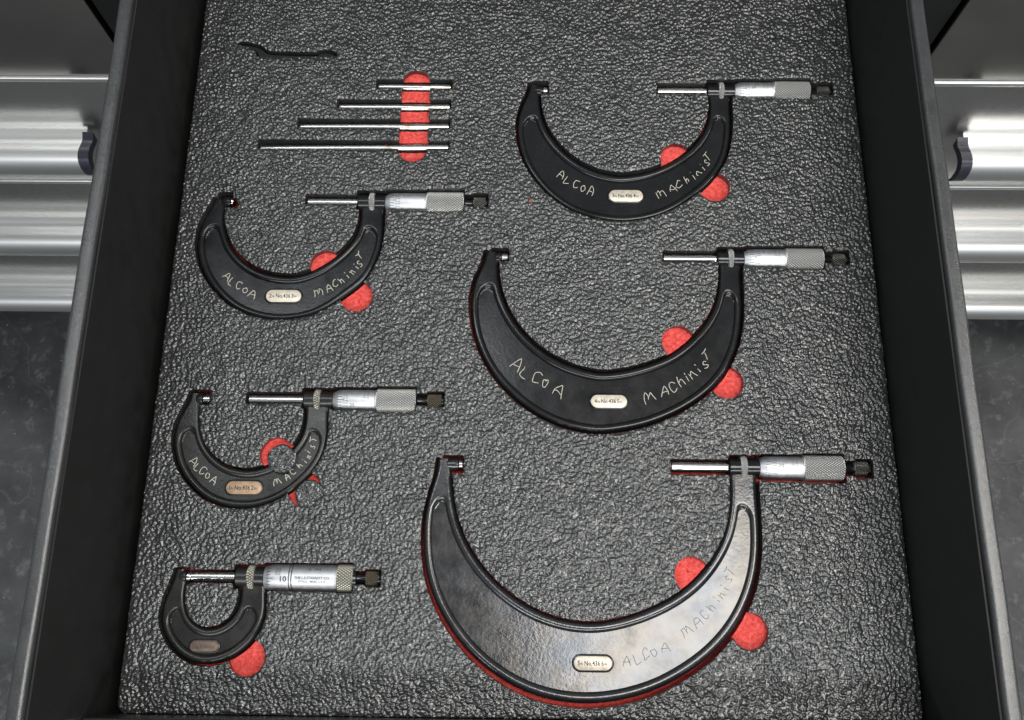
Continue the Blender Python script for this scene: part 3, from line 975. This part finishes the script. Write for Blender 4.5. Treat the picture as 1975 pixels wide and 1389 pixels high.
# ------------------------------------------------------------------ spanner set on edge in its slot
SP = C(455, 75, 9.875, [(70, 110), (150, 98), (240, 103), (400, 138), (500, 185), (560, 240), (640, 272), (800, 284), (1000, 290), (1300, 298), (1560, 300), (1585, 262), (1700, 244), (1800, 256), (1870, 285), (1920, 322),
                       (1880, 340), (1700, 348), (1400, 350), (900, 350), (600, 348), (430, 342), (418, 290), (370, 215), (290, 168), (170, 140), (100, 130)])
sp2 = np.array([P2(x, y, -0.002) for x, y in SP])
n = len(sp2)
cen = sp2.mean(0)
zt, zb_ = -0.0036, -0.0145
V = [(x, y, zb_) for x, y in sp2] + [(x, y, zt - 0.0003) for x, y in sp2]
ins = []
for k in range(n):
    t = sp2[(k + 1) % n] - sp2[k - 1]; t /= np.linalg.norm(t)
    ins.append(sp2[k] + np.array([t[1], -t[0]]) * 0.0003)
V += [(x, y, zt) for x, y in ins]
F = [(k, (k + 1) % n, n + (k + 1) % n, n + k) for k in range(n)] + [(n + k, n + (k + 1) % n, 2 * n + (k + 1) % n, 2 * n + k) for k in range(n)]
F += [tuple(range(2 * n, 3 * n)), tuple(range(n))[::-1]]
tag(mesh_obj('hook_spanner', V, F, SPANNER, None, 30), 'thin black hook spanner sunk in its own foam slot near the steel rods', 'spanner')

# ------------------------------------------------------------------ foam insert with cut pockets
STEP = 0.00045
gx = np.arange(FX0 - 2 * STEP, FX1 + 2.5 * STEP, STEP)
gy = np.arange(FY0 - 2 * STEP, FY1 + 2.5 * STEP, STEP)
NX, NY = len(gx), len(gy)
GX, GY = np.meshgrid(gx, gy)


def worley(cell, seed):
    r = np.random.default_rng(seed)
    nx = int((gx[-1] - gx[0]) / cell) + 4; ny = int((gy[-1] - gy[0]) / cell) + 4
    jx = r.random((ny, nx)); jy = r.random((ny, nx)); amp = r.random((ny, nx))
    tx = r.normal(0, 1, (ny, nx)); ty = r.normal(0, 1, (ny, nx))
    cxx = (GX - gx[0]) / cell + 1; cyy = (GY - gy[0]) / cell + 1
    ix = cxx.astype(int); iy = cyy.astype(int)
    best = np.full(GX.shape, 9.0); ba = np.zeros(GX.shape); bt = np.zeros(GX.shape)
    for dy in (-1, 0, 1):
        for dx in (-1, 0, 1):
            X = ix + dx; Y = iy + dy
            X = np.clip(X, 0, nx - 1); Y = np.clip(Y, 0, ny - 1)
            ox = X + jx[Y, X] - cxx; oy = Y + jy[Y, X] - cyy
            d = ox ** 2 + oy ** 2
            mk = d < best
            bt = np.where(mk, (ox * tx[Y, X] + oy * ty[Y, X]) * cell, bt)
            best = np.where(mk, d, best); ba = np.where(mk, amp[Y, X], ba)
    return best, ba, bt


def vnoise(cell, seed):
    r = np.random.default_rng(seed)
    nx = int((gx[-1] - gx[0]) / cell) + 4; ny = int((gy[-1] - gy[0]) / cell) + 4
    T = r.random((ny, nx))
    cxx = (GX - gx[0]) / cell; cyy = (GY - gy[0]) / cell
    ix = cxx.astype(int); iy = cyy.astype(int); fx = cxx - ix; fy = cyy - iy
    fx = fx * fx * (3 - 2 * fx); fy = fy * fy * (3 - 2 * fy)
    return (T[iy, ix] * (1 - fx) + T[iy, ix + 1] * fx) * (1 - fy) + (T[iy + 1, ix] * (1 - fx) + T[iy + 1, ix + 1] * fx) * fy


d1, a1, t1 = worley(0.0021, 3)                # each bead of the skin leans its own way
d2, a2, t2 = worley(0.0016, 4)
h1 = 0.00128 * np.clip(1 - d1 / 0.60, 0, 1) ** 0.85 * (0.40 + 0.60 * a1) + 0.22 * t1
h2 = 0.00075 * np.clip(1 - d2 / 0.60, 0, 1) ** 0.85 * (0.25 + 0.75 * a2) + 0.17 * t2
relief = np.maximum(h1, h2) + 0.0005 * (vnoise(0.006, 5) - 0.5) + 0.0006 * (vnoise(0.03, 6) - 0.5)
relief -= 0.0007

# signed distance, positive = foam left standing
rad = 0.006
qx = np.abs(GX - (FX0 + FX1) / 2) - ((FX1 - FX0) / 2 - rad); qy = np.abs(GY - (FY0 + FY1) / 2) - ((FY1 - FY0) / 2 - rad)
SD = -(np.hypot(np.maximum(qx, 0), np.maximum(qy, 0)) + np.minimum(np.maximum(qx, qy), 0) - rad)
SD0 = SD.copy()                               # finger holes only go as deep as the red layer


def window(x0, x1, y0, y1, pad=0.006):
    i0 = max(0, int((x0 - pad - gx[0]) / STEP)); i1 = min(NX, int((x1 + pad - gx[0]) / STEP) + 2)
    j0 = max(0, int((y0 - pad - gy[0]) / STEP)); j1 = min(NY, int((y1 + pad - gy[0]) / STEP) + 2)
    return slice(j0, j1), slice(i0, i1)


def cut_poly(P, off):
    sl = window(P[:, 0].min(), P[:, 0].max(), P[:, 1].min(), P[:, 1].max())
    X, Y = GX[sl], GY[sl]
    best = np.full(X.shape, 1.0); inside = np.zeros(X.shape, bool)
    n = len(P)
    for k in range(n):
        a, b = P[k], P[(k + 1) % n]
        e = b - a; L2 = e @ e
        if L2 < 1e-14: continue
        t = np.clip(((X - a[0]) * e[0] + (Y - a[1]) * e[1]) / L2, 0, 1)
        best = np.minimum(best, (X - a[0] - t * e[0]) ** 2 + (Y - a[1] - t * e[1]) ** 2)
        if a[1] != b[1]:
            c = (a[1] > Y) != (b[1] > Y)
            inside ^= c & (X < e[0] * (Y - a[1]) / e[1] + a[0])
    d = np.sqrt(best); d = np.where(inside, -d, d) - off
    SD[sl] = np.minimum(SD[sl], d)


def cut_rect(x0, x1, y, hw, dx=0, dy=0, r=0.0012):
    x0 += dx; x1 += dx; y += dy
    sl = window(x0, x1, y - hw, y + hw)
    qx = np.abs(GX[sl] - (x0 + x1) / 2) - ((x1 - x0) / 2 - r); qy = np.abs(GY[sl] - y) - (hw - r)
    d = np.hypot(np.maximum(qx, 0), np.maximum(qy, 0)) + np.minimum(np.maximum(qx, qy), 0) - r
    SD[sl] = np.minimum(SD[sl], d)


def cut_capsule(a, b, r, SD):
    a = np.array(a); b = np.array(b)
    sl = window(min(a[0], b[0]) - r, max(a[0], b[0]) + r, min(a[1], b[1]) - r, max(a[1], b[1]) + r)
    e = b - a; L2 = max(e @ e, 1e-12)
    t = np.clip(((GX[sl] - a[0]) * e[0] + (GY[sl] - a[1]) * e[1]) / L2, 0, 1)
    d = np.hypot(GX[sl] - a[0] - t * e[0], GY[sl] - a[1] - t * e[1]) - r
    SD[sl] = np.minimum(SD[sl], d)


RHOLE = 0.0104
for key, m in MICS.items():
    poly = m['poly'][::4]
    for dx, dy in [(0, 0)] + m['shift']:
        cut_poly(poly + np.array([dx, dy]), 0.0006)
        for x0, x1, y, hw in m['rects']:
            if key == '5-6' and abs(dx) < 0.0012: cut_rect(x0, x1, y, hw, 0, dy)
            elif dx == dy == 0: cut_rect(x0, x1, y, hw)
    for hx, hy in m['holes']:
        c = P2(hx, hy, -0.005)
        cut_capsule(c, c + np.array([0, 1e-5]), RHOLE, SD0)
# the anvil end of the 2-3 inch pocket is cut too large
a0 = P2(430, 383, 0); a1_ = P2(457, 402, 0)
cut_rect(a0[0], a1_[0], (a0[1] + a1_[1]) / 2 + 0.001, abs(a0[1] - a1_[1]) / 2)
for r_ in ROD_RECTS: cut_rect(*r_, r=0.0006)
cut_capsule(P2(804, 165, -0.004), P2(797, 292, -0.004), 0.0098, SD0)
cut_poly(sp2, 0.0010)
wob = 0.00022 * (vnoise(0.0025, 8) - 0.5) + 0.00012 * (vnoise(0.0011, 9) - 0.5)
SDT = SD + wob                                # tool pockets, cut through both layers
SDB = np.minimum(SD, SD0) + wob               # everything cut through the black layer
# the skin dips a little at a cut edge
relief = relief - 0.0006 * np.exp(-np.clip(SDB, 0, 1) / 0.0008)
ZLAY = -0.0050


def cut_layer(name, SD, ztop, zbot, keep, mat, parent, wall_mat=None):
    """heightfield sheet clipped along the SD = 0 contour, with walls down to zbot"""
    solid = SD > 0
    verts = np.c_[GX.ravel(), GY.ravel(), ztop.ravel()]
    idx = np.arange(NX * NY).reshape(NY, NX)
    c00, c10, c11, c01 = solid[:-1, :-1], solid[:-1, 1:], solid[1:, 1:], solid[1:, :-1]
    full = c00 & c10 & c11 & c01
    anyc = (c00 | c10 | c11 | c01) & ~full
    if keep is not None:
        full &= keep[:-1, :-1]; anyc &= keep[:-1, :-1]
    jj, ii = np.nonzero(full)
    quads = np.c_[idx[jj, ii], idx[jj, ii + 1], idx[jj + 1, ii + 1], idx[jj + 1, ii]]
    extra = []; ekey = {}; polys = []; segs = []
    base = NX * NY

    def edge_v(a, b):
        k = (a, b) if a < b else (b, a)
        if k in ekey: return ekey[k]
        sa, sb = SD.flat[k[0]], SD.flat[k[1]]
        t = sa / (sa - sb)
        extra.append(verts[k[0]] * (1 - t) + verts[k[1]] * t)
        ekey[k] = base + len(extra) - 1
        return ekey[k]

    for j, i in zip(*np.nonzero(anyc)):
        c = [idx[j, i], idx[j, i + 1], idx[j + 1, i + 1], idx[j + 1, i]]
        s_ = [solid.flat[q] for q in c]
        poly = []; ev = []
        for k in range(4):
            a, b = c[k], c[(k + 1) % 4]
            if s_[k]: poly.append(int(a))
            if s_[k] != s_[(k + 1) % 4]:
                e = edge_v(int(a), int(b)); poly.append(e); ev.append((e, s_[k]))
        if len(poly) >= 3: polys.append(poly)
        for k in range(len(ev)):
            if ev[k][1]: segs.append((ev[k][0], ev[(k + 1) % len(ev)][0]))
    ex = np.array(extra)
    nE = len(ex)
    wt = base + nE
    wtop = ex.copy(); wtop[:, 2] -= 0.00002
    wmid = ex.copy(); wmid[:, 2] = (ex[:, 2] + zbot) / 2; wmid[:, :2] += rng.normal(0, 0.00008, (nE, 2))
    wbot = ex.copy(); wbot[:, 2] = zbot
    allv = np.vstack([verts, ex, wtop, wmid, wbot])
    walls = []
    for a, b in segs:
        a -= base; b -= base
        walls.append((wt + a, wt + b, wt + nE + b, wt + nE + a))
        walls.append((wt + nE + a, wt + nE + b, wt + 2 * nE + b, wt + 2 * nE + a))
    loops = np.concatenate([quads.ravel()] + [np.array(p) for p in polys] + [np.array(walls).ravel()])
    sizes = np.concatenate([np.full(len(quads), 4), np.array([len(p) for p in polys], int), np.full(len(walls), 4)])
    used = np.unique(loops)
    remap = np.full(len(allv), -1); remap[used] = np.arange(len(used))
    loops = remap[loops]; vv = allv[used] - parent_origin(parent)
    me = bpy.data.meshes.new(name)
    me.vertices.add(len(vv)); me.vertices.foreach_set('co', vv.astype(np.float32).ravel())
    me.loops.add(len(loops)); me.loops.foreach_set('vertex_index', loops.astype(np.int32))
    me.polygons.add(len(sizes)); me.polygons.foreach_set('loop_start', np.r_[0, np.cumsum(sizes)[:-1]].astype(np.int32))
    me.update(calc_edges=True); me.validate()
    me.shade_smooth()
    me.materials.append(mat)
    if wall_mat:
        me.materials.append(wall_mat)
        mi = np.zeros(len(me.polygons), np.int32); mi[len(quads) + len(polys):] = 1
        me.polygons.foreach_set('material_index', mi)
    o = bpy.data.objects.new(name, me); col.objects.link(o); o.parent = parent
    return o


root = empty('foam_insert', (0, 0.22, -0.0285))
cut_layer('black_foam_layer', SDB, relief, ZLAY - 0.0002, None, FOAM, root)
redtop = np.full(GX.shape, ZLAY) + 0.0003 * (vnoise(0.0013, 21) - 0.5) + 0.0005 * (vnoise(0.005, 22) - 0.5)
cut_layer('red_foam_layer', SDT, redtop, ZRED, SDB < 0.0016, RED, root, FOAM)
mesh_obj('red_foam_base', *box(FX0, FX1, FY0, FY1, -0.0285, ZRED), RED, root, smooth=0)
for x0, x1, y, hw in ROD_RECTS:               # the rod slots are shallower than the tool pockets
    mesh_obj('slot_floor', *box(x0 + 0.0003, x1 - 0.0003, y - hw + 0.0003, y + hw - 0.0003, ZRED + 0.0001, RZ - RR - 0.0001), FOAM, root, smooth=0)
tag(root, 'black pebbled foam tool insert with red layer showing in its cut-outs', 'foam insert')

# ------------------------------------------------------------------ loose foam plugs by the 1-2 inch tool


def plug(px, py, r, z1, lab, seed):
    rg = np.random.default_rng(seed)
    c = P2(px, py, z1)
    V, F = [], []
    nr, na = 14, 56
    V.append((c[0], c[1], z1))
    for a in range(1, nr + 1):
        for k in range(na):
            t = 2 * math.pi * k / na
            rr = r * a / nr * (1 + (0.02 * math.sin(5 * t) if a == nr else 0))
            V.append((c[0] + rr * math.cos(t), c[1] + rr * math.sin(t), z1 + rg.uniform(-0.0006, 0.0004) * min(1.0, a / 6) - (0.0004 if a == nr else 0)))
    for k in range(na): F.append((0, 1 + k, 1 + (k + 1) % na))
    for a in range(nr - 1):
        for k in range(na):
            b0 = 1 + a * na
            F.append((b0 + k, b0 + na + k, b0 + na + (k + 1) % na, b0 + (k + 1) % na))
    b0 = 1 + (nr - 1) * na; b1 = len(V)
    for k in range(na):
        t = 2 * math.pi * k / na
        V.append((c[0] + r * 0.99 * math.cos(t), c[1] + r * 0.99 * math.sin(t), ZLAY + 0.0004))
    for k in range(na): F.append((b0 + k, b1 + k, b1 + (k + 1) % na, b0 + (k + 1) % na))
    F.append(tuple(b1 + k for k in range(na)))
    tag(mesh_obj('foam_plug', V, F, FOAM, None, 60), lab, 'foam plug', 'loose black foam plugs in finger holes')

plug(543, 884, 0.0087, -0.0018, 'loose black foam plug in the finger hole inside the worn micrometer frame', 1)
plug(597, 953, 0.0088, -0.0002, 'loose black foam plug in the finger hole outside the worn micrometer frame', 2)

# small red crumb on the foam
c = P2(1022, 388, 0.0)
V, F = [], []
rg = np.random.default_rng(5)
V = [(c[0] + 0.0009 * math.cos(t) * rg.uniform(0.5, 1.2), c[1] + 0.0013 * math.sin(t) * rg.uniform(0.6, 1.2), 0.0001) for t in np.linspace(0, 2 * math.pi, 8)[:-1]]
V += [(x * 0.6 + c[0] * 0.4, y * 0.6 + c[1] * 0.4, 0.0008 + rg.uniform(-0.0002, 0.0002)) for x, y, z in V]
F = [(k, (k + 1) % 7, 7 + (k + 1) % 7, 7 + k) for k in range(7)] + [tuple(range(7, 14)), tuple(range(7))[::-1]]
tag(mesh_obj('foam_crumb', V, F, RED, None, 60), 'tiny red foam crumb lying on black foam', 'crumb')
